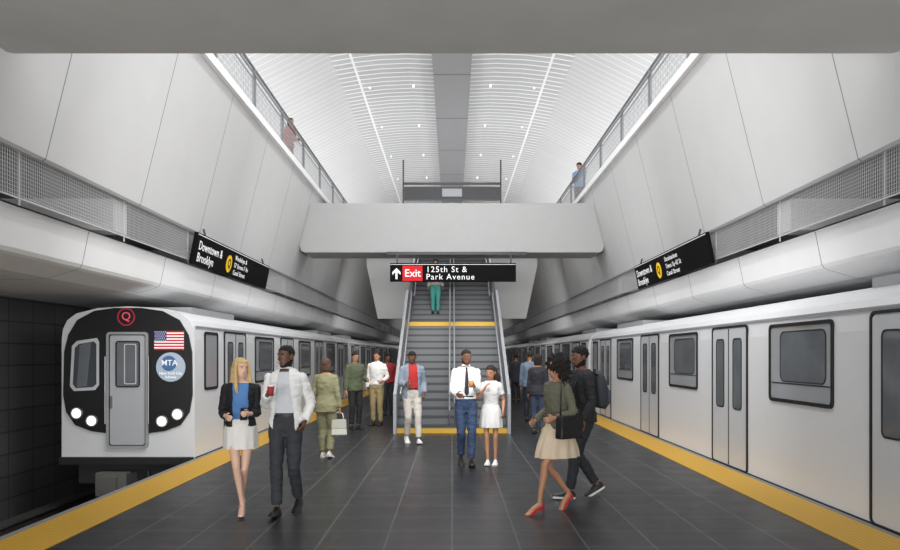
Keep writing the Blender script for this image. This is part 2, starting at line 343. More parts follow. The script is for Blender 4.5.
# ------------------------------------------------------------------ subway cars
CL = 18.15
def car(side, loc, label, group, front=False):
    root = empty('subway_car', label, 'train car', loc, 0, group)
    hwid = 1.09
    prof = [(-1.09, -.04), (-1.09, 1.95), (-1.07, 2.12), (-1.0, 2.27), (-.85, 2.38), (-.5, 2.47), (0, 2.5), (.5, 2.47), (.85, 2.38), (1.0, 2.27), (1.07, 2.12), (1.09, 1.95), (1.09, -.04)]
    b = NB(); prism(b, prof, V(0, 0, 0), X_, Z_, Y_, CL); obj('body', b, M['carbody'], root)
    for ya, yb in ((1.2, 3.8), (13.8, 16.6)):
        b = NB(); box(b, -.62, .62, ya, yb, 2.44, 2.56); obj('roof_unit', b, M['carroof'], root)
    fx = -side  # platform side direction
    O = V(fx*hwid, 0, 0); N = V(fx, 0, 0)
    obj('drip_rail', prism(NB(), [(.1, 2.16), (CL-.1, 2.16), (CL-.1, 2.185), (.1, 2.185)], V(fx*1.062, 0, 0), Y_, Z_, N, .03), M['carroof'], root)
    obj('lower_sill', prism(NB(), [(0, -.06), (CL, -.06), (CL, .02), (0, .02)], O, Y_, Z_, N, .012), M['gasket'], root)
    for k in range(4):
        yc = 2.27+4.55*k
        b = NB(); ring(b, rrect(yc, 1.07, 1.44, 2.14, .08), rrect(yc, 1.065, 1.37, 2.08, .05), O, Y_, Z_, N, .02)
        box(b, *(sorted((fx*1.09, fx*1.106))), yc-.014, yc+.014, .04, 2.09)
        fr = obj('door', b, M['gasket'], root)
        for q in (-1, 1):
            b = NB(); prism(b, rrect(yc+q*.345, 1.065, .665, 2.06, .04), O, Y_, Z_, N, .012); obj('door_leaf', b, M['doorleaf'], fr)
            b = NB(); ring(b, rrect(yc+q*.345, 1.42, .34, 1.06, .07), rrect(yc+q*.345, 1.42, .30, 1.02, .05), O+N*.012, Y_, Z_, N, .008)
            obj('door_window_frame', b, M['gasket'], fr)
            b = NB(); prism(b, rrect(yc+q*.345, 1.42, .31, 1.03, .05), O+N*.010, Y_, Z_, N, .006); obj('door_window', b, M['glassdark'], fr)
    wins = [(4.545+4.55*k, 1.66) for k in range(3)]+[(.82, .72), (17.35, .72)]
    for yc, w in wins:
        b = NB(); ring(b, rrect(yc, 1.6, w, 1.0, .07), rrect(yc, 1.6, w-.09, .91, .04), O, Y_, Z_, N, .02)
        fr = obj('window_frame', b, M['gasket'], root)
        b = NB(); prism(b, rrect(yc, 1.6, w-.08, .92, .04), O-N*.002, Y_, Z_, N, .008); obj('window_pane', b, M['glass'], fr)
        if w > 1:
            b = NB(); prism(b, rrect(yc-.08*side, 1.68, w-.50, .62, .10), O+N*.006, Y_, Z_, N, .002); obj('window_inner_pane', b, M['glassdark'], fr)
            b = NB(); ring(b, rrect(yc-.08*side, 1.68, w-.48, .64, .10), rrect(yc-.08*side, 1.68, w-.51, .61, .09), O+N*.006, Y_, Z_, N, .006); obj('window_sash', b, M['under'], fr)
            b = NB(); prism(b, [(yc-w/2+.08, 1.335), (yc+w/2-.08, 1.335), (yc+w/2-.08, 1.35), (yc-w/2+.08, 1.35)], O+N*.006, Y_, Z_, N, .006); obj('window_bar', b, M['under'], fr)
    b = NB(); box(b, -.95, .95, .6, CL-.6, -.35, -.04); obj('underframe', b, M['under'], root)
    for yb in (2.6, CL-2.6):
        b = NB(); box(b, -.9, .9, yb-1.3, yb+1.3, -.75, -.35)
        bg = obj('bogie', b, M['under'], root)
        for yy in (yb-.9, yb+.9):
            b = NB(); tube(b, [(-.8, yy, -.57), (.8, yy, -.57)], .06, 10, Y_)
            for q in (-1, 1): prism(b, circ(yy, -.57, .38, 20), V(q*.72-.05, 0, 0), Y_, Z_, X_, .1)
            obj('wheelset', b, M['steel'], bg)
    if front:
        F = V(0, 0, 0); U, W, N = X_, Z_, V(0, -1, 0)
        px = lambda x, y: ((x-452)*12.2/744+5.31, 1.7+(355-y)*12.2/744)
        pxs = lambda L: [px(*p) for p in L]
        b = NB(); prism(b, pxs([(65, 352), (69, 335), (78, 320), (95, 311), (115, 308), (142, 308), (163, 311), (180, 320), (189, 335), (192.5, 352), (193, 395), (190, 412), (181, 425), (165, 431), (150, 433), (107, 433), (92, 431), (76, 425), (67, 412), (64, 395)]), F, U, W, N, .03)
        mk = obj('front_mask', b, M['black'], root)
        b = NB(); prism(b, pxs([(73, 346), (78, 341), (98, 338), (100, 342), (100, 385), (96, 390), (75, 391), (71, 386)]), F+N*.03, U, W, N, .006); obj('cab_window_frame', b, M['doorleaf'], mk)
        b = NB(); prism(b, pxs([(76, 348), (80, 344), (95, 341.5), (97.5, 344), (97.5, 384), (94, 387), (77, 388), (74, 384)]), F+N*.036, U, W, N, .004); obj('cab_window', b, M['cabglass'], mk)
        b = NB(); prism(b, pxs([(81, 345), (92, 342.5), (88, 386), (78, 387)]), F+N*.040, U, W, N, .003); obj('cab_window_inner_panel', b, M['glassdark'], mk)
        # end door
        c1 = px(128.5, 390)
        b = NB(); ring(b, rrect(c1[0], c1[1], .68, 1.90, .06), rrect(c1[0], c1[1], .60, 1.82, .04), F+N*.03, U, W, N, .03); dr = obj('end_door', b, M['carroof'], root)
        b = NB(); prism(b, rrect(c1[0], c1[1], .62, 1.84, .04), F+N*.028, U, W, N, .014); obj('door_panel', b, M['enddoor'], dr)
        b = NB(); ring(b, rrect(c1[0], c1[1], .605, 1.825, .04), rrect(c1[0], c1[1], .57, 1.79, .04), F+N*.04, U, W, N, .006); obj('door_seal', b, M['under'], dr)
        c2 = px(129, 364)
        b = NB(); ring(b, rrect(c2[0], c2[1], .40, .76, .05), rrect(c2[0], c2[1], .36, .72, .03), F+N*.042, U, W, N, .012); obj('door_window_frame', b, M['gasket'], dr)
        b = NB(); prism(b, rrect(c2[0], c2[1], .37, .73, .03), F+N*.042, U, W, N, .004); obj('door_window', b, M['glassdark'], dr)
        b = NB(); ring(b, rrect(c2[0]+.04, c2[1], .2, .66, .03), rrect(c2[0]+.04, c2[1], .17, .63, .02), F+N*.046, U, W, N, .004); obj('inner_window_frame', b, M['doorleaf'], dr)
        c3 = px(113, 402); b = NB(); box(b, c3[0]-.012, c3[0]+.012, -.075, -.04, c3[1]-.1, c3[1]+.1); obj('door_handle', b, M['steel'], dr)
        for q in (107, 150):
            c4 = px(q, 390); b = NB(); tube(b, [(c4[0], -.07, c4[1]-.55), (c4[0], -.07, c4[1]+.55)], .012); obj('grab_rail', b, M['stainless'], root)
        for hx, hy in ((78, 413), (93, 420.5), (163, 421), (178.5, 414)):
            c = px(hx, hy); b = NB(); ring(b, circ(*c, .096), circ(*c, .08), F+N*.03, U, W, N, .03); hl = obj('headlight', b, M['stainless'], root)
            b = NB(); prism(b, circ(*c, .082), F+N*.03, U, W, N, .018); obj('headlight_lens', b, M['lamp'], hl)
        c = px(127, 317)
        b = NB(); ring(b, circ(c[0], c[1], .145, 32), circ(c[0], c[1], .125, 32), F+N*.03, U, W, N, .008); rs = obj('route_sign', b, M['q_red'], root)
        text('Q', .19, V(c[0], -.036, c[1]+.005), U, W, mat('q_letter', rgb(225, 80, 95), .5, emit=.35, var=0), rs, 'CENTER', .0)
        # flag
        x0, z1 = px(155, 331); x1, z0 = px(184.5, 350)
        b = NB(); box(b, x0, x1, -.034, -.03, z0, z1); fl = obj('flag_decal', b, M['signwhite'], root); fl['label'] = 'stars and stripes flag'
        b = NB(); h = (z1-z0)/13
        for i in range(0, 13, 2): box(b, x0, x1, -.037, -.034, z1-(i+1)*h, z1-i*h)
        obj('stripes', b, M['signred'], fl)
        b = NB(); box(b, x0, x0+(x1-x0)*.42, -.040, -.037, z1-7*h, z1); obj('canton', b, M['flagblue'], fl)
        b = NB()
        for r in range(5):
            for q in range(6 if r % 2 == 0 else 5):
                sx = x0+(x1-x0)*.42*((q+.5+(0 if r % 2 == 0 else .5))/6); sz = z1-7*h*((r+.5)/5)
                pts = [(sx+(.011 if t % 2 == 0 else .005)*math.sin(t*PI/5), sz+(.011 if t % 2 == 0 else .005)*math.cos(t*PI/5)) for t in range(10)]
                prism(b, pts, V(0, -.040, 0), U, W, N, .002)
        obj('stars', b, M['signwhite'], fl)
        # emblem
        c = px(171.5, 367)
        b = NB(); prism(b, circ(c[0], c[1], .24, 36), F+N*.03, U, W, N, .005); em = obj('operator_emblem', b, M['paleblue'], root); em['label'] = 'round pale blue-grey emblem with blue disc and white lettering'
        b = NB(); prism(b, circ(c[0]-.03, c[1]+.06, .125, 32), F+N*.035, U, W, N, .003); obj('blue_disc', b, M['blue'], em)
        text('MTA', .13, V(c[0]-.02, -.041, c[1]+.065), U, W, M['signwhite'], em, 'CENTER', .01)
        text('New York City', .060, V(c[0], -.039, c[1]-.105), U, W, M['signwhite'], em, 'CENTER', .015)
        text('Subway', .060, V(c[0], -.039, c[1]-.165), U, W, M['signwhite'], em, 'CENTER', .015)
        b = NB(); box(b, -1.08, 1.08, -.12, .0, -.08, .03); obj('anti_climber', b, M['gasket'], root)
        b = NB(); box(b, -.16, .16, -.5, .7, -.42, -.22); box(b, -.24, .24, -.62, -.45, -.5, -.14); box(b, -.1, .1, -.68, -.6, -.44, -.2); obj('coupler', b, M['steel'], root)
        b = NB(); box(b, -.8, .8, -.02, .3, -.4, -.06); obj('front_underframe', b, M['under'], root)
        for q in (-1, 1):
            b = NB(); tube(b, [(q*.35, -.05, -.2), (q*.4, -.2, -.5), (q*.25, -.4, -.45)], .025); obj('air_hose', b, M['gasket'], root)
    return root
car(-1, (-5.31, 12.2, 0), 'leading silver subway car with black front mask and headlights, left track', 'cars of the left train', True)
lc = car(-1, (-5.31, 12.2+18.5, 0), 'second silver car of the left train, behind the leading car', 'cars of the left train')
dup(lc, (-5.31, 12.2+37, 0), 'farthest silver car of the left train')
rc = car(1, (5.31, 4.5, 0), 'nearest silver subway car filling the right edge beside the platform', 'cars of the right train')
dup(rc, (5.31, 4.5+18.5, 0), 'second silver car of the right train, behind the nearest')
dup(rc, (5.31, 4.5+37, 0), 'third silver car of the right train, far along the platform')
dup(rc, (5.31, 4.5+55.5, 0), 'last silver car of the right train at the far end')

# ------------------------------------------------------------------ staircase
st = empty('staircase', 'wide grey staircase with centre handrails and yellow edge strips, rising under the footbridge', 'stairs', (0, 16.2, 0))
SW = 1.2
b = NB(); prism(b, [(0.02, 0), (4.4, 2.4), (5.8, 2.4), (12.9, 6.5), (12.9, 6.0), (6.3, 2.05), (5.8, 1.6), (5.8, 0)], V(-SW, 0, 0), Y_, Z_, X_, 2*SW); obj('stair_body', b, M['plaster'], st)
n1, r1, g1 = 15, 2.59/15, .2933
for k in range(n1):
    obj('step', box(NB(), -SW, SW, k*g1, (k+1)*g1+.02, k*r1, (k+1)*r1), M['step'], st)
obj('landing', box(NB(), -SW, SW, 4.4, 5.82, 2.42, 2.59), M['step'], st)
n2, r2, g2 = 24, 4.11/24, .2917
for k in range(n2):
    obj('step', box(NB(), -SW, SW, 5.8+k*g2, 5.8+(k+1)*g2+.02, 2.59+k*r2, 2.59+(k+1)*r2), M['step'], st)
obj('edge_strip', box(NB(), -SW, SW, -.03, .12, 0.0, .10), M['yellow_plain'], st)
obj('edge_strip', box(NB(), -SW, SW, 4.4-.31, 4.4-.28, 2.49, 2.6), M['yellow_plain'], st)
for s in (-1, 1):
    a, c = sorted((s*SW, s*(SW+.07)))
    b = NB(); prism(b, [(-.15, 0), (-.15, .85), (0.1, 1.0), (4.4, 3.5), (5.8, 3.5), (12.9, 7.65), (12.9, 6.0), (6.3, 1.95), (5.8, 1.5), (5.8, 0)], V(a, 0, 0), Y_, Z_, X_, c-a); obj('balustrade', b, M['stainless'], st)
    b = NB(); tube(b, [(s*(SW-.08), -.1, .85), (s*(SW-.08), .1, .92), (s*(SW-.08), 4.4, 3.42), (s*(SW-.08), 5.8, 3.42), (s*(SW-.08), 12.9, 7.55)], .025); obj('side_handrail', b, M['stainless'], st, True)
for q in (-1, 1):
    x = q*.055
    for hh in (.93, .6):
        b = NB(); tube(b, [(x, -.15, hh-.1), (x, .05, hh), (x, 4.4, 2.59+hh), (x, 5.8, 2.59+hh), (x, 12.8, 6.7+hh)], .018, 8, X_); obj('centre_handrail', b, M['stainless'], st, True)
    for yy, zz in ((.1, 0.1), (1.5, .86), (3.0, 1.73), (4.5, 2.59), (5.7, 2.59), (7.4, 3.5), (9.2, 4.55), (11, 5.6), (12.6, 6.5)):
        b = NB(); tube(b, [(x, yy, zz), (x, yy, zz+.93)], .016, 8, X_); obj('handrail_post', b, M['stainless'], st, True)

# ------------------------------------------------------------------ signs
es = empty('exit_sign', 'black hanging overhead sign with red Exit box and up arrow', 'sign', (0, 21.85, 3.86))
k = 21.85/744
xs = lambda p: (p-452)*k
zs = lambda p: (283-p)*k
obj('panel', box(NB(), xs(390), xs(516), 0, .12, 0, zs(264.5)), M['signblack'], es)
obj('border', box(NB(), xs(390), xs(516), -.004, 0, zs(266.2), zs(265.8)), M['signwhite'], es)
obj('exit_box', box(NB(), xs(402.5), xs(422.5), -.006, 0, zs(282.6), zs(267.2)), M['signred'], es)
obj('mounting_bar', box(NB(), xs(386), xs(527), .10, .22, .80, .885), M['black'], es)
F = V(0, -.008, 0)
text('Exit', .31, V(xs(412.6), -.009, zs(275)), X_, Z_, M['signwhite'], es, 'CENTER', .008)
text('125th St &', .24, V(xs(426), -.008, zs(271.2)), X_, Z_, M['signwhite'], es, 'LEFT', .0, spacing=1.16)
text('Park Avenue', .24, V(xs(426), -.008, zs(278.6)), X_, Z_, M['signwhite'], es, 'LEFT', .0, spacing=1.16)
ax, az = xs(396.5), zs(275)
b = NB(); prism(b, [(ax-.03, az-.17), (ax+.03, az-.17), (ax+.03, az+.04), (ax+.12, az-.04), (ax+.12, az+.04), (ax, az+.16), (ax-.12, az+.04), (ax-.12, az-.04), (ax-.03, az+.04)], F, X_, Z_, -Y_, .003); obj('arrow', b, M['signwhite'], es)
for q in (397, 511): obj('hanger', box(NB(), xs(q)-.02, xs(q)+.02, .04, .10, zs(264.5), .885), M['black'], es)
for s in (-1, 1):
    sd = 'left' if s < 0 else 'right'
    g = empty('platform_sign', 'long black destination sign hung above the %s train' % sd, 'sign', (0, 0, 0))
    top = V(s*4.60, 13.5, 3.93); bot = V(s*4.71, 13.5, 3.36)
    Wd = (top-bot).normalized(); Hh = (top-bot).length; L = 5.3
    U = Y_.copy() if s < 0 else -Y_
    O = bot.copy() if s < 0 else bot+V(0, L, 0)
    N = U.cross(Wd)
    b = NB(); prism(b, [(0, 0), (L, 0), (L, Hh), (0, Hh)], O, U, Wd, -N, .07); obj('panel', b, M['signblack'], g)
    b = NB(); prism(b, [(0.03, Hh-.035), (L-.03, Hh-.035), (L-.03, Hh-.022), (.03, Hh-.022)], O, U, Wd, N, .004); obj('border', b, M['signwhite'], g)
    P = lambda u, w: O+U*u+Wd*w+N*.006
    text('Downtown &', .24, P(.14, .36), U, Wd, M['signwhite'], g, 'LEFT', .0, spacing=1.06)
    text('Brooklyn', .24, P(.14, .14), U, Wd, M['signwhite'], g, 'LEFT', .0, spacing=1.06)
    b = NB(); prism(b, circ(2.05, .25, .18, 28), O, U, Wd, N, .006); bl = obj('route_bullet', b, M['signyellow'], g)
    text('Q', .25, O+U*2.05+Wd*.255+N*.010, U, Wd, M['signblack'], bl, 'CENTER', .01)
    lines = (('Weekdays &', '57 Street-7 Av', 'Canal Street') if s < 0 else ('Destinations', 'Times Sq-42 St', 'Canal Street'))
    for i, t in enumerate(lines): text(t, .145, P(2.4 if s < 0 else 2.6, .42-.155*i), U, Wd, M['signwhite'], g, 'LEFT', .0, spacing=1.2)
    for u in (.5, L-.5):
        b = NB(); tube(b, [tuple(O+U*u+Wd*(Hh-.02)-N*.035), tuple(O+U*u+Wd*(Hh+.12)-N*.1)], .02); obj('hanger', b, M['black'], g)

# ------------------------------------------------------------------ people
def remeshed(name, bm, vox, m, parent, smooth_it=2, fold=0.0, cut=None, fscale=9):
    bmesh.ops.recalc_face_normals(bm, faces=bm.faces)
    me = bpy.data.meshes.new(name); bm.to_mesh(me); bm.free()
    o = bpy.data.objects.new(name, me); C.objects.link(o)
    md = o.modifiers.new('r', 'REMESH'); md.mode = 'VOXEL'; md.voxel_size = vox; md.use_smooth_shade = True
    if smooth_it:
        sm = o.modifiers.new('s', 'SMOOTH'); sm.factor = .5; sm.iterations = smooth_it
    dg = bpy.context.evaluated_depsgraph_get(); me2 = bpy.data.meshes.new_from_object(o.evaluated_get(dg))
    bpy.data.objects.remove(o)
    b2 = NB(); b2.from_mesh(me2)
    if fold:
        b2.normal_update()
        for v in b2.verts:
            p = v.co; q = Vector((p.x*fscale, p.y*fscale, p.z*fscale*1.6))
            r_ = 1-abs(noise.noise(q*1.7+Vector((3, 1, 7))))*2
            v.co = p+v.normal*(fold*noise.noise(q)+fold*.5*noise.noise(q*2.3)+fold*.5*(r_**3 if r_ > 0 else 0))
    if cut:
        dl = [f for f in b2.faces if cut(f.calc_center_median())]
        bmesh.ops.delete(b2, geom=dl, context='FACES')
    b2.to_mesh(me2); b2.free(); me2.name = name
    me2.materials.clear(); me2.materials.append(m)
    for p in me2.polygons: p.use_smooth = True
    r = bpy.data.objects.new(name, me2); C.objects.link(r); r.parent = parent
    return r
PZ = [.82, .88, .95, 1.02, 1.08, 1.16, 1.25, 1.34, 1.40, 1.445, 1.475, 1.50, 1.54]
PM = ([.11, .152, .160, .148, .141, .146, .160, .170, .170, .152, .108, .068, .056], [.085, .105, .108, .100, .096, .102, .112, .114, .102, .086, .072, .062, .058])
PF = ([.11, .155, .166, .144, .118, .122, .136, .146, .148, .132, .092, .057, .048], [.09, .112, .116, .098, .084, .092, .114, .114, .096, .08, .065, .054, .05])
def interp(z, arr):
    if z <= PZ[0]: return arr[0]
    for i in range(len(PZ)-1):
        if z <= PZ[i+1]:
            t = (z-PZ[i])/(PZ[i+1]-PZ[i]); return arr[i]*(1-t)+arr[i+1]*t
    return arr[-1]
def ik(A, B, l1, l2, pole):
    d = B-A; L = min(d.length, (l1+l2)*.998); L = max(L, abs(l1-l2)*1.02); dn = d.normalized()
    a = (l1*l1-l2*l2+L*L)/(2*L); h = math.sqrt(max(0, l1*l1-a*a))
    p = pole-dn*pole.dot(dn); p = p.normalized() if p.length > 1e-5 else V(0, -1, 0)
    return A+dn*a+p*h, A+dn*L
def limb(bm, pts, seg=12, extra=0):
    out = []
    for i in range(len(pts)-1):
        (p, r), (q, t) = pts[i], pts[i+1]
        for k in range(3): f = k/3; out.append((p.lerp(q, f), r+(t-r)*f+extra, r+(t-r)*f+extra))
    out.append((pts[-1][0], pts[-1][1]+extra, pts[-1][1]+extra))
    return loft(bm, out, seg, V(0, 0, 1) if abs((pts[0][0]-pts[-1][0]).normalized().x) > .8 else X_)
MC = {}
def cm(c, rough=.8, kind='cloth'):
    key = (c, rough, kind)
    if key not in MC:
        MC[key] = mat('%s_%d_%d_%d' % ((kind,)+c), rgb(*c), rough, 0, .10 if kind != 'hair' else .45, 10 if kind != 'hair' else 70, .3 if kind == 'cloth' else (.9 if kind == 'hair' else .05), 45 if kind != 'hair' else 120)
    return MC[key]
SKIN = {'pale': (226, 184, 160), 'tan': (178, 128, 98), 'brown': (120, 80, 58), 'dark': (100, 68, 50)}
def person(label, X, D, yaw, H, female=False, skin='pale', legs=((.09, 0, 0), (-.09, 0, 0)), arms=None, lean=0.0, head=(0, 0), hair=('short', (30, 24, 20)),
           top=None, inner=None, bottom=None, shoes=('shoe', (25, 25, 25)), z0=0.0, det=1, build=1.0, beard=None, collar=None, tie=None, smile=False):
    s = H/1.75
    root = empty('person', label, 'person', (X, D, z0), math.radians(yaw))
    L = lambda x, f, z: V(x*s, -f*s, z*s)
    vox = {1: .0062, 2: .010, 3: .016}[det]; cv = {1: .009, 2: .013, 3: .022}[det]
    prof = PF if female else PM
    feet = []
    for (x, f, p), sg in zip(legs, (1, -1)):
        a = math.radians(p)
        if p >= 0: piv = (f+.13, 0); rel = (-.13, .085)
        else: piv = (f-.05, 0); rel = (.05, .085)
        rf = rel[0]*math.cos(a)+rel[1]*math.sin(a); rz = -rel[0]*math.sin(a)+rel[1]*math.cos(a)
        feet.append((x, piv, a, (x, piv[0]+rf, rz)))
    heel_h = .055 if shoes[0] == 'heels' else 0
    hipz = .915
    for x, piv, a, an in feet:
        dh = math.hypot(x-math.copysign(.09, x), an[1]); hipz = min(hipz, an[2]+heel_h+math.sqrt(.83**2-dh*dh))
    dz = hipz-.915
    def tc(z): return L(0, lean*(z-.9), z+dz)
    J = {}
    for i, sg in enumerate((1, -1)):
        x, piv, a, an = feet[i]
        hp = L(sg*.088, 0, hipz); ak = L(an[0], an[1], an[2]+heel_h)
        kn, ak = ik(hp, ak, .43*s, .405*s, V(0, -1, 0))
        J['leg', sg] = (hp, kn, ak)
    if arms is None: arms = ((.23, .05, .87, .35), (-.23, .05, .87, .35))
    sw = (.158 if female else .176)*build
    ga = .86 if female else .94
    for i, sg in enumerate((1, -1)):
        ax_, af, az_, cu = arms[i][:4]
        S = tc(1.405)+V(sg*sw*s, 0, 0)
        pole = V(sg*.3, .9, -.4) if len(arms[i]) < 5 else V(*arms[i][4])
        el, wr = ik(S, L(ax_, af, az_+dz), .285*s, .25*s, pole)
        J['arm', sg] = (S, el, wr)
    # body -----------------------------------------------------------
    bm = NB()
    secs = [(tc(z), interp(z, prof[0])*s*build*.97, interp(z, prof[1])*s*build*.97) for z in [.80+.03*i for i in range(24)] if z < 1.52]
    loft(bm, secs, 16, X_)
    lk = .88 if female else .97
    for sg in (1, -1):
        hp, kn, ak = J['leg', sg]
        cf = kn.lerp(ak, .3)+V(0, .012*s, 0)
        limb(bm, [(hp, .082*s*lk*build), (hp.lerp(kn, .5), .068*s*lk*build), (kn, .048*s*lk), (cf, .049*s*lk), (kn.lerp(ak, .7), .035*s*lk), (ak, .030*s*lk)])
        x, piv, a, an = feet[0 if sg > 0 else 1]
        FM = Matrix.Translation(L(x, piv[0], 0)) @ Matrix.Rotation(a, 4, 'X')
        off = -.13 if a >= 0 else .05
        hh = heel_h
        fp = [((off-.04), .02+hh, .022), ((off+.02), .04+hh, .03), (off+.10, .035+hh*.5, .033), (off+.16, .022, .036), (off+.20, .016, .028)]
        loft(bm, [(FM @ L(0, f, z), r*s*.95, min(z, .03)*s*.9) for f, z, r in fp], 10, X_)
        limb(bm, [(ak, .030*s*lk), (FM @ L(0, off+.0, .035+hh), .028*s)], 10)
        S, el, wr = J['arm', sg]
        limb(bm, [(S+V(-sg*.012*s, 0, .02*s), .028*s), (S, .043*s*ga*build), (S.lerp(el, .4), .042*s*ga*build), (el, .035*s*ga), (el.lerp(wr, .3), .035*s*ga), (wr, .0245*s*ga)])
        d = (wr-el).normalized(); cu = arms[0 if sg > 0 else 1][3]
        fz, ff = d.z, -d.y
        th = V(0, fz, ff)
        th = (th-d*th.dot(d))
        th = th.normalized() if th.length > .2 else (V(0, 0, 1)-d*d.z).normalized()
        n = d.cross(th)
        if n.x*sg > 0: n = -n
        hs = s*(.92 if female else 1)
        loft(bm, [(wr, .024*hs, .018*hs), (wr+d*.03*hs, .032*hs, .016*hs), (wr+d*.07*hs, .040*hs, .014*hs), (wr+d*.09*hs, .038*hs, .012*hs)], 10, th)
        for k, (o_, ln) in enumerate(((.030, .072), (.010, .08), (-.010, .074), (-.029, .058))):
            b0 = wr+d*.082*hs+th*o_*hs; c1 = .5*cu+.1; c2 = 1.4*cu+.15; c3 = 2.3*cu+.2
            q1 = b0+(d*math.cos(c1)+n*math.sin(c1))*ln*.45*hs; q2 = q1+(d*math.cos(c2)+n*math.sin(c2))*ln*.32*hs; q3 = q2+(d*math.cos(c3)+n*math.sin(c3))*ln*.25*hs
            loft(bm, [(b0, .009*hs, .009*hs), (q1, .0085*hs, .0085*hs), (q2, .008*hs, .008*hs), (q3, .006*hs, .006*hs)], 8, th)
        b0 = wr+d*.025*hs+th*.024*hs; q1 = b0+(d*.6+th*.65+n*.35).normalized()*.038*hs; q2 = q1+(d*.8+th*.1+n*.5).normalized()*.03*hs
        loft(bm, [(b0, .012*hs, .012*hs), (q1, .0095*hs, .0095*hs), (q2, .0075*hs, .0075*hs)], 8, n)
        J['grip', sg] = wr+d*.085*hs+n*.03*hs; J['gripdir', sg] = (d, n, th)
    # head
    hk = (.95 if female else .97)*s*(1.0 if H > 1.6 else 1.04*1.6/H)
    base = tc(1.515)+V(0, -.012*s, 0)
    HM = Matrix.Translation(base) @ Matrix.Rotation(math.radians(head[0]), 4, 'Z') @ Matrix.Rotation(math.radians(head[1]), 4, 'X')
    HL = lambda x, f, z: HM @ V(x*hk, -f*hk, z*hk)
    loft(bm, [(tc(1.44), .055*s, .055*s), (tc(1.48), .052*s*ga, .054*s*ga), (tc(1.515).lerp(HL(0, -.02, .02), .5), .050*s*ga, .052*s*ga), (HL(0, -.02, .06), .052*s*ga, .055*s*ga)], 12, X_)
    hsec = [(.0, .052, .022, .026), (.018, .04, .042, .046), (.045, .022, .056, .068), (.075, .010, .065, .082), (.105, .002, .071, .091), (.135, -.004, .075, .097), (.165, -.007, .074, .097), (.19, -.01, .066, .087), (.212, -.012, .05, .068), (.23, -.012, .022, .032)]
    rot = HM.to_3x3()
    loft(bm, [(HL(0, f, z), w*hk, d_*hk) for z, f, w, d_ in hsec], 18, rot @ X_)
    loft(bm, [(HL(0, .088, .128), .007*hk, .007*hk), (HL(0, .101, .1), .010*hk, .010*hk), (HL(0, .110, .082), .013*hk, .011*hk), (HL(0, .092, .070), .010*hk, .008*hk)], 8, rot @ X_)
    for q in (1, -1):
        ellipsoid(bm, V(q*.078*hk, .012*hk, .108*hk), .010*hk, .02*hk, .032*hk, 2, HM)
        ellipsoid(bm, V(q*.03*hk, -.086*hk, .137*hk), .022*hk, .010*hk, .006*hk, 2, HM)
    ellipsoid(bm, V(0, -.086*hk, .05*hk), .024*hk, .010*hk, .012*hk, 2, HM)
    remeshed('body', bm, vox, cm(SKIN[skin], .5, 'skin'), root, 1)
    if det < 3:
        for q in (1, -1):
            b = NB(); ellipsoid(b, V(q*.03*hk, -.0845*hk, .117*hk), .0125*hk, .009*hk, .0052*hk, 2, HM); e = obj('eye', b, cm((205, 200, 194), .3, 'eye'), root, True)
            b = NB(); ellipsoid(b, V(q*.03*hk, -.0905*hk, .117*hk), .0065*hk, .004*hk, .0056*hk, 2, HM); obj('iris', b, cm((40, 28, 22), .2, 'eye'), e, True)
            b = NB(); ellipsoid(b, V(q*.031*hk, -.0935*hk, .136*hk), .018*hk, .004*hk, .003*hk, 2, HM); obj('eyebrow', b, cm(tuple(int(c*.7) for c in hair[1]), .8, 'hair'), root, True)
        b = NB(); ellipsoid(b, V(0, -.0945*hk, .05*hk), .026*hk, .006*hk, (.009 if smile else .0065)*hk, 2, HM)
        lc_ = tuple(int(c*k) for c, k in zip(SKIN[skin], (.85, .55, .55))); lp = obj('lips', b, cm(lc_, .5, 'skin'), root, True)
        if smile:
            b = NB(); ellipsoid(b, V(0, -.0970*hk, .051*hk), .019*hk, .005*hk, .0045*hk, 2, HM); obj('teeth', b, cm((225, 220, 214), .3, 'eye'), lp, True)
    # hair
    st_, hc = hair; hm = cm(hc, .9, 'hair'); hb = NB()
    def puff(vs, amp, sc):
        for v in vs:
            c = HM @ V(0, .02*hk, .15*hk); d = (v.co-c).normalized(); v.co += d*amp*noise.noise(v.co*sc)
    def cap(rx, ry, rz, cy, cz, line=.172, sides=.10, amp=.004, sc=40):
        vs = ellipsoid(hb, V(0, cy, cz), rx, ry, rz, 5)
        for v in vs:
            f = -v.co.y; z = v.co.z; x = abs(v.co.x)
            jag = .006*noise.noise(v.co*55)
            hl = line-(x/.08)**2*.012 if f > .045 else (line+(sides-line)*min(1, (.045-f)/.03))
            hl += jag
            if f > .005 and z < hl:
                k = min(1, (hl-z)/.016); v.co.x *= 1-.16*k; v.co.y = v.co.y*(1-.22*k)
            v.co += Vector((v.co.x, v.co.y-.02, v.co.z-.15)).normalized()*amp*noise.noise(v.co*sc+Vector((H*9, 0, 0)))
            v.co = HM @ (v.co*hk)
    if st_ == 'short': cap(.083, .106, .089, .009, .154, amp=.014, sc=55)
    elif st_ == 'buzz': cap(.0772, .1005, .081, .007, .154, .178, amp=.002, sc=60)
    elif st_ == 'bob':
        cap(.092, .110, .094, .014, .150, .175)
        loft(hb, [(HL(0, -.03, .16), .088*hk, .08*hk), (HL(0, -.04, .08), .094*hk, .072*hk), (HL(0, -.045, .02), .088*hk, .06*hk), (HL(0, -.05, -.01), .07*hk, .045*hk)], 20, rot @ X_, mod=lambda t, a: 1+.03*math.sin(a*11))
    elif st_ == 'curly':
        vs = ellipsoid(hb, V(0, .040*hk, .155*hk), .140*hk, .138*hk, .135*hk, 5, HM); puff(vs, .030, 22); puff(vs, .020, 60)
        vs = ellipsoid(hb, V(0, .075*hk, .05*hk), .135*hk, .09*hk, .12*hk, 5, HM); puff(vs, .035, 22); puff(vs, .018, 60)
    elif st_ == 'long':
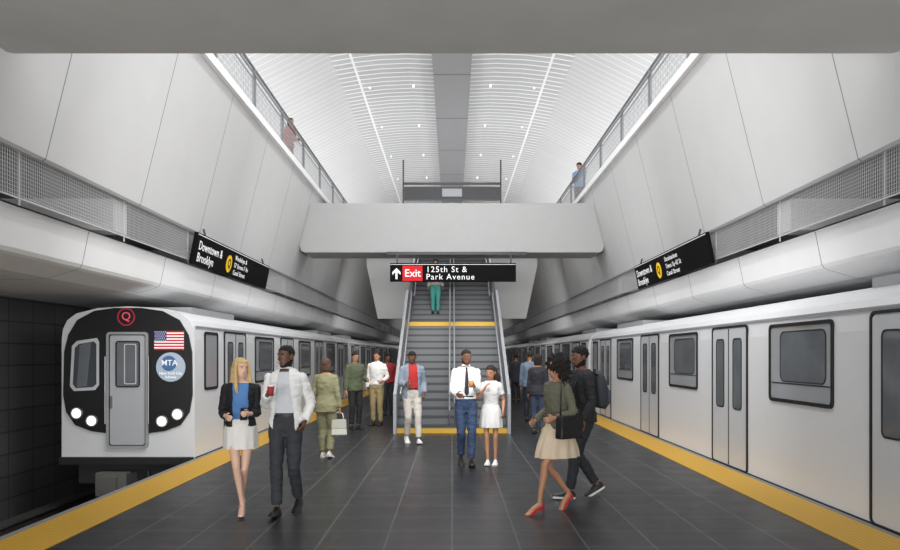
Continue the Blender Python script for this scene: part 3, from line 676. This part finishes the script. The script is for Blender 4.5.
        cap(.088, .108, .092, .012, .150, .178)
        wav = lambda t, a: 1+.05*math.sin(a*13+t*9)
        loft(hb, [(HL(0, -.04, .17), .08*hk, .06*hk), (HL(0, -.06, .10), .09*hk, .055*hk), (HL(0, -.07, .02), .095*hk, .05*hk), (HL(0, -.085, -.07), .1*hk, .04*hk), (HL(0, -.09, -.16), .085*hk, .03*hk), (HL(0, -.09, -.22), .05*hk, .015*hk)], 28, rot @ X_, mod=wav)
        for q in (1, -1):
            loft(hb, [(HL(q*.055, .035, .20), .02*hk, .03*hk), (HL(q*.080, .03, .14), .018*hk, .032*hk), (HL(q*.086, .03, .07), .02*hk, .032*hk), (HL(q*.090, .045, -.02), .026*hk, .03*hk), (HL(q*.095, .07, -.11), .026*hk, .022*hk), (HL(q*.09, .085, -.18), .01*hk, .01*hk)], 14, rot @ X_, mod=lambda t, a: 1+.08*math.sin(a*5+t*8))
    elif st_ == 'tail':
        cap(.086, .108, .090, .010, .154)
        vs = ellipsoid(hb, V(0, .095*hk, .12*hk), .075*hk, .06*hk, .085*hk, 4, HM); puff(vs, .02, 25)
        vs = ellipsoid(hb, V(.05*hk, .09*hk, .01*hk), .08*hk, .055*hk, .11*hk, 4, HM); puff(vs, .02, 25)
    obj('hair', hb, hm, root, True)
    if beard:
        b = NB(); loft(b, [(HL(0, .050, -.006), .02*hk, .028*hk), (HL(0, .036, .012), .045*hk, .05*hk), (HL(0, .014, .034), .0595*hk, .0735*hk), (HL(0, -.010, .058), .0655*hk, .07*hk), (HL(0, -.022, .09), .071*hk, .050*hk)], 18, rot @ X_)
        obj('beard', b, cm(beard, .9, 'hair'), root, True)
    # garments --------------------------------------------------------
    def arm_near(p, r):
        for sg in (1, -1):
            S, el, wr = J['arm', sg]
            for A, B, rr in ((S, el, .045), (el, wr, .04)):
                ab = B-A; t = max(0, min(1, (p-A).dot(ab)/ab.length_squared))
                if (p-(A+ab*t)).length < rr*s+r: return True
        return False
    def torso_garment(name, col, hem, off, sleeve, open_=None, neck=1.50, fold=.009, flare=0.0):
        bm = NB(); secs = []
        z = hem
        while z < neck+.001:
            zz = max(z, .95); a = interp(zz, prof[0])*build+off; d_ = interp(zz, prof[1])*build+off
            if z < .95: a += flare*(.95-z); d_ += flare*(.95-z)
            secs.append((tc(z), a*s, d_*s)); z += .03
        loft(bm, secs, 20, X_, .92)
        if sleeve > 0:
            for sg in (1, -1):
                S, el, wr = J['arm', sg]
                pts = [(S+V(-sg*.022*s, 0, .030*s), .022*s), (S+V(-sg*.008*s, 0, .014*s), .038*s*ga), (S, .046*s*ga*build), (S.lerp(el, .4), .045*s*ga*build), (el, .039*s*ga)]
                if sleeve >= 1: pts += [(el.lerp(wr, .4), .036*s*ga), (el.lerp(wr, .96), .029*s*ga)]
                elif sleeve > .5: pts += [(el.lerp(wr, (sleeve-.5)*2), .036*s*ga)]
                else: pts = pts[:3]+[(S.lerp(el, sleeve*2), .05*s*ga)]
                limb(bm, pts, 14, off*s*.7)
        cut = None
        if open_:
            wb, wt = open_
            def cut(p):
                zz = p.z/s-dz; c = tc(zz)
                if p.y > c.y: return False
                t = (zz-hem)/(1.49-hem); w = (wb+(wt-wb)*t)*s
                return abs(p.x) < w and not arm_near(p, off*s+.004)
        return remeshed(name, bm, cv, cm(col), root, 3, fold*s, cut)
    def trousers(col, off=.012, hem=.03, name='trousers', fit=1.0):
        bm = NB(); secs = []
        for z in [.80, .83, .86, .90, .94, .98, 1.02, 1.045]:
            secs.append((tc(z), (interp(z, prof[0])*build+off*.6)*s, (interp(z, prof[1])*build+off*.6)*s))
        loft(bm, secs, 20, X_, .95)
        for sg in (1, -1):
            hp, kn, ak = J['leg', sg]; cf = kn.lerp(ak, .35)+V(0, .01*s, 0); end = ak+(ak-kn).normalized()*(-hem)*s+V(0, 0, -.0)
            limb(bm, [(hp+V(0, 0, .02*s), .084*s*build), (hp.lerp(kn, .5), .073*s*fit), (kn, .056*s*fit), (cf, .053*s*fit), (kn.lerp(ak, .75), .045*s*fit), (end, .044*s*fit)], 14, off*s)
        return remeshed(name, bm, cv, cm(col), root, 2, .008*s)
    def skirt(col, z1, z2, a2, b2, name='skirt', pleat=.05, off=.016):
        bm = NB(); secs = []
        for i in range(9):
            t = i/8; z = z1+(z2-z1)*t
            a0 = interp(max(z, .95), prof[0])*build+off; b0 = interp(max(z, .95), prof[1])*build+off
            e = t*t*(3-2*t); secs.append((tc(z) if z > .9 else V(0, 0, (z+dz)*s), (a0*(1-e)+a2*e)*s, (b0*(1-e)+b2*e)*s))
        loft(bm, secs, 48, X_, 1, mod=lambda t, a: 1+pleat*t*math.sin(a*11), cap=False)
        return obj(name, bm, cm(col), root, True)
    if bottom:
        k = bottom[0]
        if k == 'trousers': trousers(bottom[1], fit=bottom[2] if len(bottom) > 2 else 1.0)
        elif k == 'skirt': skirt(bottom[1], *bottom[2:])
    if inner: torso_garment(inner[0], inner[1], inner[2], .014, inner[3] if len(inner) > 3 else .2, neck=1.47 if female else 1.485, fold=.002)
    if top: torso_garment(top[0], top[1], top[2], top[3], top[4], top[5] if len(top) > 5 else None, neck=1.485 if female else 1.50)
    if collar:
        b = NB(); c0 = tc(1.478); c1 = tc(1.515)+V(0, .004, 0)
        loft(b, [(tc(1.462)+V(0, -.012*s, 0), .088*s*ga, .078*s*ga), (c0, .077*s*ga, .07*s*ga), (c1, .064*s*ga, .064*s*ga)], 18, X_, cap=False); obj('collar', b, cm(collar), root, True)
    if tie:
        o_ = NB(); prev = None
        for z, w in ((1.475, .02), (1.44, .014), (1.36, .022), (1.25, .027), (1.15, .032), (1.09, .034), (1.05, .004)):
            f = interp(z, prof[1])*build+.024; c = tc(z)+V(0, -f*s, 0)
            cur = [o_.verts.new(c+V(-w*s, .004, 0)), o_.verts.new(c+V(0, -.004, 0)), o_.verts.new(c+V(w*s, .004, 0))]
            if prev:
                for i in range(2): o_.faces.new((prev[i], prev[i+1], cur[i+1], cur[i]))
            prev = cur
        obj('tie', o_, cm(tie), root, True)
    if bottom and bottom[0] == 'trousers' and det < 3 and not female:
        b = NB(); z = 1.03; loft(b, [(tc(z-.018), (interp(z, prof[0])*build+.015)*s, (interp(z, prof[1])*build+.015)*s), (tc(z+.018), (interp(z, prof[0])*build+.015)*s, (interp(z, prof[1])*build+.015)*s)], 20, X_, .95, cap=False); obj('belt', b, cm((30, 26, 24), .5), root, True)
    # shoes
    for i, sg in enumerate((1, -1)):
        x, piv, a, an = feet[i]; off = -.13 if a >= 0 else .05
        FM = Matrix.Translation(L(x, piv[0], 0)) @ Matrix.Rotation(a, 4, 'X')
        b = NB(); rings = []
        hh = heel_h
        if shoes[0] == 'heels': sec = [(-.055, .02, .05, hh), (-.03, .03, .052, hh), (.03, .03, .028, hh*.85), (.09, .034, .018, hh*.3), (.14, .038, .022, 0), (.18, .03, .018, 0), (.205, .012, .010, 0)]
        else: sec = [(-.065, .022, .065, 0), (-.045, .036, .085, 0), (.0, .040, .098, 0), (.05, .041, .085, 0), (.10, .045, .062, 0), (.15, .047, .05, 0), (.185, .040, .042, 0), (.205, .02, .026, 0)]
        for t, w, h_, bz in sec:
            r = []
            for q in range(14):
                th = 2*PI*q/14; cs, sn = math.cos(th), math.sin(th)
                zz = bz+(h_*sn if sn > 0 else 0)
                r.append(b.verts.new(FM @ L(w*cs*(1 if sn > -.2 else .96), off+t, zz+.004)))
            rings.append(r)
        for A, B in zip(rings, rings[1:]):
            for q in range(14): b.faces.new((A[q], A[(q+1) % 14], B[(q+1) % 14], B[q]))
        b.faces.new(rings[0]); b.faces.new(rings[-1])
        sh = obj('shoe', b, cm(shoes[1], .45, 'shoe'), root, True)
        b = NB()
        if shoes[0] == 'heels':
            loft(b, [(FM @ L(0, off-.042, hh+.01), .02*s, .016*s), (FM @ L(0, off-.045, .0), .006*s, .006*s)], 8, X_); obj('stiletto_heel', b, cm(shoes[1], .45, 'shoe'), sh, True)
        elif det < 3:
            pts = [(w*1.07, t) for t, w, h_, bz in sec]+[(-w*1.07, t) for t, w, h_, bz in reversed(sec)]
            lo = [b.verts.new(FM @ L(w, off+t, 0)) for w, t in pts]; hi = [b.verts.new(FM @ L(w, off+t, .022)) for w, t in pts]
            b.faces.new(lo); b.faces.new(hi)
            for q in range(len(pts)): b.faces.new((lo[q], lo[(q+1) % len(pts)], hi[(q+1) % len(pts)], hi[q]))
            obj('sole', b, cm((225, 225, 222) if shoes[0] == 'sneaker' else (18, 18, 18), .6, 'shoe'), sh)
    MW = Matrix.Translation((X, D, z0)) @ Matrix.Rotation(math.radians(yaw), 4, 'Z')
    info = {'grip': {q: MW @ J['grip', q] for q in (1, -1)}, 'M': MW, 's': s, 'tc': tc, 'J': J, 'dz': dz}
    return info
def pX(px_, D): return (px_-452)*D/744

W1 = person('blonde woman in black cardigan, blue top and pale skirt walking beside man in white blazer', pX(241, 8.0), 8.0, 12, 1.68, True, 'pale', legs=((.01, -.14, 22), (.02, .15, -6)),
    arms=((.10, .25, 1.13, .7), (-.14, .22, 1.10, .5)), head=(30, -2), hair=('long', (214, 184, 130)), top=('cardigan', (26, 26, 30), .98, .022, .86, (.085, .085)), inner=('top', (84, 132, 190), .98, 0),
    bottom=('skirt', (232, 229, 224), 1.06, .73, .185, .17), shoes=('heels', (216, 200, 186)), smile=True)
W2 = person('man in open white blazer and dark slate trousers with beard, walking beside blonde woman', pX(286, 8.0), 8.0, 0, 1.82, False, 'dark', legs=((.10, -.18, 28), (-.06, .15, -8)),
    arms=((.21, .07, .96, .7, (.35, .9, -.2)), (-.13, .26, 1.24, .85)), head=(-32, -2), hair=('buzz', (22, 18, 16)), top=('blazer', (234, 234, 232), .84, .022, 1.0, (.12, .05)), inner=('shirt', (206, 209, 214), 1.02, 0),
    bottom=('trousers', (52, 54, 60), .93), beard=(24, 18, 15), collar=(232, 232, 230), shoes=('shoe', (24, 24, 26)), smile=True, build=.94)
W3 = person('woman in olive green outfit seen from behind, walking with pale bag beside left train', pX(326, 12.3), 12.3, 172, 1.66, True, 'tan', legs=((.08, .08, 0), (-.08, -.08, 14)),
    arms=((.27, .05, .88, .5), (-.24, .02, .88, .7)), hair=('bob', (84, 62, 46)), top=('jacket', (132, 130, 98), .80, .028, 1.0), bottom=('trousers', (124, 122, 92), 1.15), shoes=('sneaker', (205, 200, 190)), det=2)
W4 = person('man in green jacket and black trousers standing near olive-dressed woman', pX(355, 17.1), 17.1, 35, 1.78, False, 'tan', arms=((.2, .22, 1.1, .6), (-.25, .05, .88, .3)),
    hair=('short', (40, 30, 24)), top=('jacket', (84, 92, 68), .86, .028, 1.0), bottom=('trousers', (34, 34, 36)), det=2)
W5 = person('man in white shirt and khaki trousers standing left of the stairs', pX(377, 18.0), 18.0, -15, 1.80, False, 'tan', arms=((.22, .2, 1.05, .5), (-.23, .06, .88, .3)),
    hair=('short', (34, 26, 22)), top=('shirt', (228, 226, 222), .95, .018, 1.0), bottom=('trousers', (160, 142, 100)), collar=(228, 226, 222), shoes=('shoe', (60, 44, 34)), det=2)
W6 = person('person in red top and dark trousers behind the man in white shirt', pX(388, 21.0), 21.0, 20, 1.74, False, 'brown', hair=('short', (26, 22, 20)), top=('sweater', (150, 40, 42), .92, .022, 1.0), bottom=('trousers', (40, 42, 50)), det=3)
W7 = person('man in grey-blue cardigan over red sweater, looking down beside stair foot', pX(412, 14.4), 14.4, 12, 1.80, False, 'brown', legs=((.10, .16, -6), (-.08, -.16, 24)),
    arms=((.22, .10, .95, .5), (-.16, .24, 1.12, .7)), head=(-10, 20), hair=('buzz', (24, 20, 18)), top=('cardigan', (138, 148, 162), .84, .024, 1.0, (.11, .075)), inner=('sweater', (190, 44, 44), 1.0, 0),
    bottom=('trousers', (200, 194, 186), .95), beard=(24, 20, 18), shoes=('sneaker', (228, 228, 226)), det=2)
W8 = person('man in white shirt, dark tie and blue jeans walking with girl at platform centre', pX(466, 11.5), 11.5, 4, 1.80, False, 'brown', legs=((.07, .12, -5), (-.07, -.12, 18)),
    arms=((.10, .26, 1.20, .8), (-.15, .24, 1.08, .7)), head=(20, 4), hair=('buzz', (28, 24, 22)), top=('shirt', (236, 236, 236), 1.0, .014, 1.0), bottom=('trousers', (50, 68, 98), .95), beard=(40, 32, 28),
    collar=(238, 238, 238), tie=(52, 44, 52), shoes=('shoe', (34, 30, 30)), build=.95)
W9 = person('girl in pale grey-white dress with hand raised to her face, beside man with tie', pX(491, 11.6), 11.6, -8, 1.54, True, 'tan', legs=((.08, .03, 0), (-.05, .10, -3)),
    arms=((.22, .10, .94, .5), (-.09, .20, 1.36, .7, (-.6, .3, -.9))), head=(-18, 6), hair=('tail', (42, 30, 26)), top=('dress', (214, 214, 212), 1.0, .016, .3), bottom=('skirt', (214, 214, 212), 1.06, .66, .205, .18), shoes=('sneaker', (232, 232, 230)), det=1, build=.95)
W10 = person('curly-haired woman in olive jacket, beige skirt and red heels walking', pX(557, 8.1), 8.1, -58, 1.68, True, 'tan', legs=((.02, .26, 4), (-.04, -.26, 30)),
    arms=((.20, .20, 1.08, .6), (-.22, .14, 1.02, .7)), head=(-5, 2), hair=('curly', (30, 24, 22)), top=('jacket', (98, 98, 82), .90, .024, 1.0), bottom=('skirt', (208, 190, 164), 1.04, .62, .20, .27, 'skirt', .08), shoes=('heels', (188, 28, 48)))
W11 = person('man in black jacket with backpack walking next to curly-haired woman', pX(584, 8.9), 8.9, -78, 1.83, False, 'brown', legs=((.06, .20, -4), (-.08, -.24, 28)),
    arms=((.24, .10, .90, .4), (-.22, .16, 1.0, .5)), lean=.06, head=(8, 2), hair=('short', (26, 22, 20)), top=('jacket', (36, 37, 40), .88, .024, 1.0), bottom=('trousers', (40, 42, 48), .95), shoes=('sneaker', (30, 30, 32)), beard=(26, 22, 20))
W12 = person('man in grey-blue jacket seen from behind, right of the stairs', pX(530, 19.0), 19.0, 170, 1.80, False, 'tan', hair=('short', (40, 32, 28)), top=('jacket', (108, 122, 140), .86, .028, 1.0), bottom=('trousers', (44, 48, 58)), legs=((.09, .1, 0), (-.09, -.1, 15)), det=2)
W13 = person('small distant person in dark coat right of the stairs by train', pX(516, 27.0), 27.0, 180, 1.74, False, 'tan', hair=('short', (40, 32, 28)), top=('coat', (60, 62, 70), .70, .03, 1.0), bottom=('trousers', (50, 50, 56)), det=3)
W16 = person('person in black jacket behind the curly-haired woman, near right train', pX(538, 16.0), 16.0, 160, 1.72, True, 'tan', hair=('bob', (40, 30, 26)), top=('jacket', (44, 44, 50), .84, .028, 1.0), bottom=('trousers', (60, 70, 92)), det=3)
W14 = person('person in teal trousers and pale pink top descending the stairs under exit sign', pX(435.5, 22.45), 22.45, 0, 1.66, True, 'tan', hair=('bob', (50, 36, 28)), top=('sweater', (206, 180, 172), .93, .022, 1.0), bottom=('trousers', (70, 150, 140)), z0=2.59+2*r2, legs=((.08, .0, 0), (-.08, .0, 0)), det=2)
W15 = person('man in blue shirt standing behind the right gallery railing above', 4.56, 26.6, -40, 1.88, False, 'tan', arms=((.1, .24, 1.2, .6), (-.1, .24, 1.2, .6)), head=(0, 10), hair=('short', (30, 24, 22)), top=('shirt', (136, 158, 196), .92, .03, 1.0), bottom=('trousers', (50, 54, 66)), z0=6.7, det=2, build=1.1)
W17 = person('person in brick red jacket leaning behind the left gallery railing', -4.58, 20.8, 60, 1.62, True, 'tan', arms=((.15, .30, 1.1, .5), (-.15, .30, 1.1, .5)), lean=.15, hair=('bob', (70, 50, 40)), top=('jacket', (146, 76, 66), .88, .028, 1.0), bottom=('trousers', (120, 60, 56)), z0=6.7, det=2)

# ------------------------------------------------------------------ things held
def cup(pos, label, body, lid, s=1.0):
    root = empty('paper_cup', label, 'cup', pos)
    b = NB(); loft(b, [(V(0, 0, -.05*s), .027*s, .027*s), (V(0, 0, .05*s), .037*s, .037*s)], 16, X_); obj('cup_body', b, cm(body, .6), root, True)
    b = NB(); loft(b, [(V(0, 0, .048*s), .040*s, .040*s), (V(0, 0, .058*s), .040*s, .040*s), (V(0, 0, .064*s), .034*s, .034*s)], 16, X_); obj('lid', b, cm(lid, .5), root, True)
cup(W2['grip'][-1]+V(0, -.01, .01), 'red paper cup held at chest by man in white blazer', (170, 40, 44), (240, 240, 240))
cup(W8['grip'][1]+V(0, -.01, .01), 'orange paper cup in the raised hand of man with tie', (214, 140, 62), (235, 235, 230))
def phone(pos, label, rz, rx=-.6):
    b = NB(); box(b, -.036, .036, -.005, .005, -.072, .072); bevel_all(b, .003)
    root = empty('phone', label, 'phone', pos, rz); root.rotation_euler = (rx, 0, rz)
    obj('casing', b, M['black'], root); b = NB(); box(b, -.032, .032, .0045, .0062, -.066, .066); obj('screen', b, M['cabglass'], root)
phone(W1['grip'][1], 'black phone in the hands of blonde woman', .2)
phone(W7['grip'][-1], 'black phone held by man in red sweater', 0)
def handbag(pos, label, rz, w, h, d, col, strap):
    root = empty('handbag', label, 'bag', pos, rz)
    b = NB(); pts = [(-w/2, 0), (w/2, 0), (w/2*.9, h), (-w/2*.9, h)]; prism(b, pts, V(0, -d/2, 0), X_, Z_, Y_, d); bevel_all(b, .02, 3); obj('bag_body', b, cm(col, .5), root, True)
    b = NB(); prism(b, [(-w/2*.94, h*.45), (w/2*.94, h*.45), (w/2*.88, h*1.01), (-w/2*.88, h*1.01)], V(0, -d/2-.008, 0), X_, Z_, Y_, .01); obj('flap', b, cm(tuple(int(c*.85) for c in col), .5), root)
    b = NB(); tube(b, strap, .009, 8); obj('strap', b, cm(col, .5), root, True)
g = W3['grip'][-1]
handbag((g.x, g.y, g.z-.38), 'pale cream shopping bag hanging from hand of olive-dressed woman', .2, .26, .26, .1, (206, 204, 190), [(-.08, 0, .25), (-.06, 0, .36), (0, 0, .385), (.06, 0, .36), (.08, 0, .25)])
Mw = W10['M']; q = Mw @ V(.27, -.06, .82)
handbag((q.x, q.y, q.z), 'black crossbody handbag at the hip of curly-haired woman', math.radians(-58+90), .31, .24, .11, (26, 26, 28), [(-.12, 0, .23), (-.09, .03, .44), (-.02, .10, .63), (.06, .08, .46), (.12, 0, .23)])
def backpack(info, label, col):
    Mw = info['M']; p = Mw @ Vector((0, .185, (1.04+info['dz'])*info['s'])); rz = Mw.to_euler().z
    root = empty('backpack', label, 'backpack', p, rz); root.rotation_euler = (.06, 0, rz)
    b = NB(); loft(b, [(V(0, .0, 0), .13, .06), (V(0, .012, .04), .155, .085), (V(0, .016, .22), .152, .09), (V(0, .005, .36), .135, .075), (V(0, -.01, .43), .09, .045)], 24, X_, .7); obj('pack_body', b, cm(col, .7), root, True)
    b = NB(); loft(b, [(V(0, .085, .04), .09, .03), (V(0, .095, .07), .115, .04), (V(0, .095, .20), .11, .038), (V(0, .085, .24), .08, .025)], 20, X_, .7); obj('front_pocket', b, cm((78, 84, 94), .7), root, True)
    for sx in (-1, 1):
        b = NB(); loft(b, [(V(sx*.10, -.03, .40), .028, .01), (V(sx*.115, -.13, .445), .028, .01), (V(sx*.115, -.27, .41), .028, .010), (V(sx*.12, -.345, .28), .028, .010), (V(sx*.135, -.32, .12), .022, .008), (V(sx*.17, -.18, .03), .016, .008), (V(sx*.13, -.03, .03), .016, .008)], 8, X_); obj('shoulder_strap', b, cm((20, 20, 22), .7), root, True)
    b = NB(); tube(b, [(-.03, -.02, .42), (-.02, -.02, .465), (.02, -.02, .465), (.03, -.02, .42)], .008); obj('grab_loop', b, cm((20, 20, 22), .7), root, True)
backpack(W11, 'dark backpack with grey pocket on the back of man in black jacket', (48, 51, 58))

# ------------------------------------------------------------------ lights
w = bpy.data.worlds.new('world'); bpy.context.scene.world = w; w.use_nodes = True
w.node_tree.nodes['Background'].inputs[0].default_value = (1, 1, 1, 1); w.node_tree.nodes['Background'].inputs[1].default_value = .72
def area(loc, rot, sx, sy, e, col=(1, 1, 1)):  # unseen fill panels, added to brighten hall and platform; no fixtures there
    l = bpy.data.lights.new('area_light', 'AREA'); l.shape = 'RECTANGLE'; l.size = sx; l.size_y = sy; l.energy = e; l.color = col
    o = bpy.data.objects.new('area_light', l); C.objects.link(o); o.location = loc; o.rotation_euler = tuple(math.radians(a) for a in rot)
area((0, 7.0, 8.6), (78, 0, 0), 7.5, 4.5, 560)
area((-6.6, 32, 7.0), (180, 0, 0), 1.6, 44, 760)
area((6.6, 32, 7.0), (180, 0, 0), 1.6, 44, 760)
area((0, -3.5, 3.0), (85, 0, 0), 4, 2, 170)
area((0, -3.0, .7), (118, 0, 0), 6, 1.2, 400)
area((-5.6, -1.5, 1.6), (92, 0, 0), 2.6, 1.6, 150)
area((0, 9.0, 3.4), (88, 0, 0), 5, .8, 150)
area((0, 15.6, 4.0), (92, 0, 0), 4, .6, 110)
area((0, 30, 3.0), (95, 0, 0), 5, .6, 150)
def spot(loc, e, ang=110, r=.3):
    l = bpy.data.lights.new('spot', 'SPOT'); l.energy = e; l.spot_size = math.radians(ang); l.spot_blend = 1; l.shadow_soft_size = r
    o = bpy.data.objects.new('spot', l); C.objects.link(o); o.location = loc
for y in (10, 15, 20, 27, 34, 42): spot((0, y, 11.8), 1050, 150, .3)
for y in (33, 45, 60, 72): spot((0, y, 6.2), 300, 150)

cam = bpy.data.cameras.new('camera'); co = bpy.data.objects.new('camera', cam); C.objects.link(co)
co.location = (0, 0, 1.7); co.rotation_euler = (PI/2, 0, 0)
ZM, cx, cy = 1.0, 450, 275
cam.sensor_width = 36; cam.lens = 744/900*36*ZM; cam.shift_x = (cx-452)*ZM/900; cam.shift_y = -(cy-355)*ZM/900
bpy.context.scene.camera = co
bpy.context.scene.view_settings.view_transform = 'Standard'
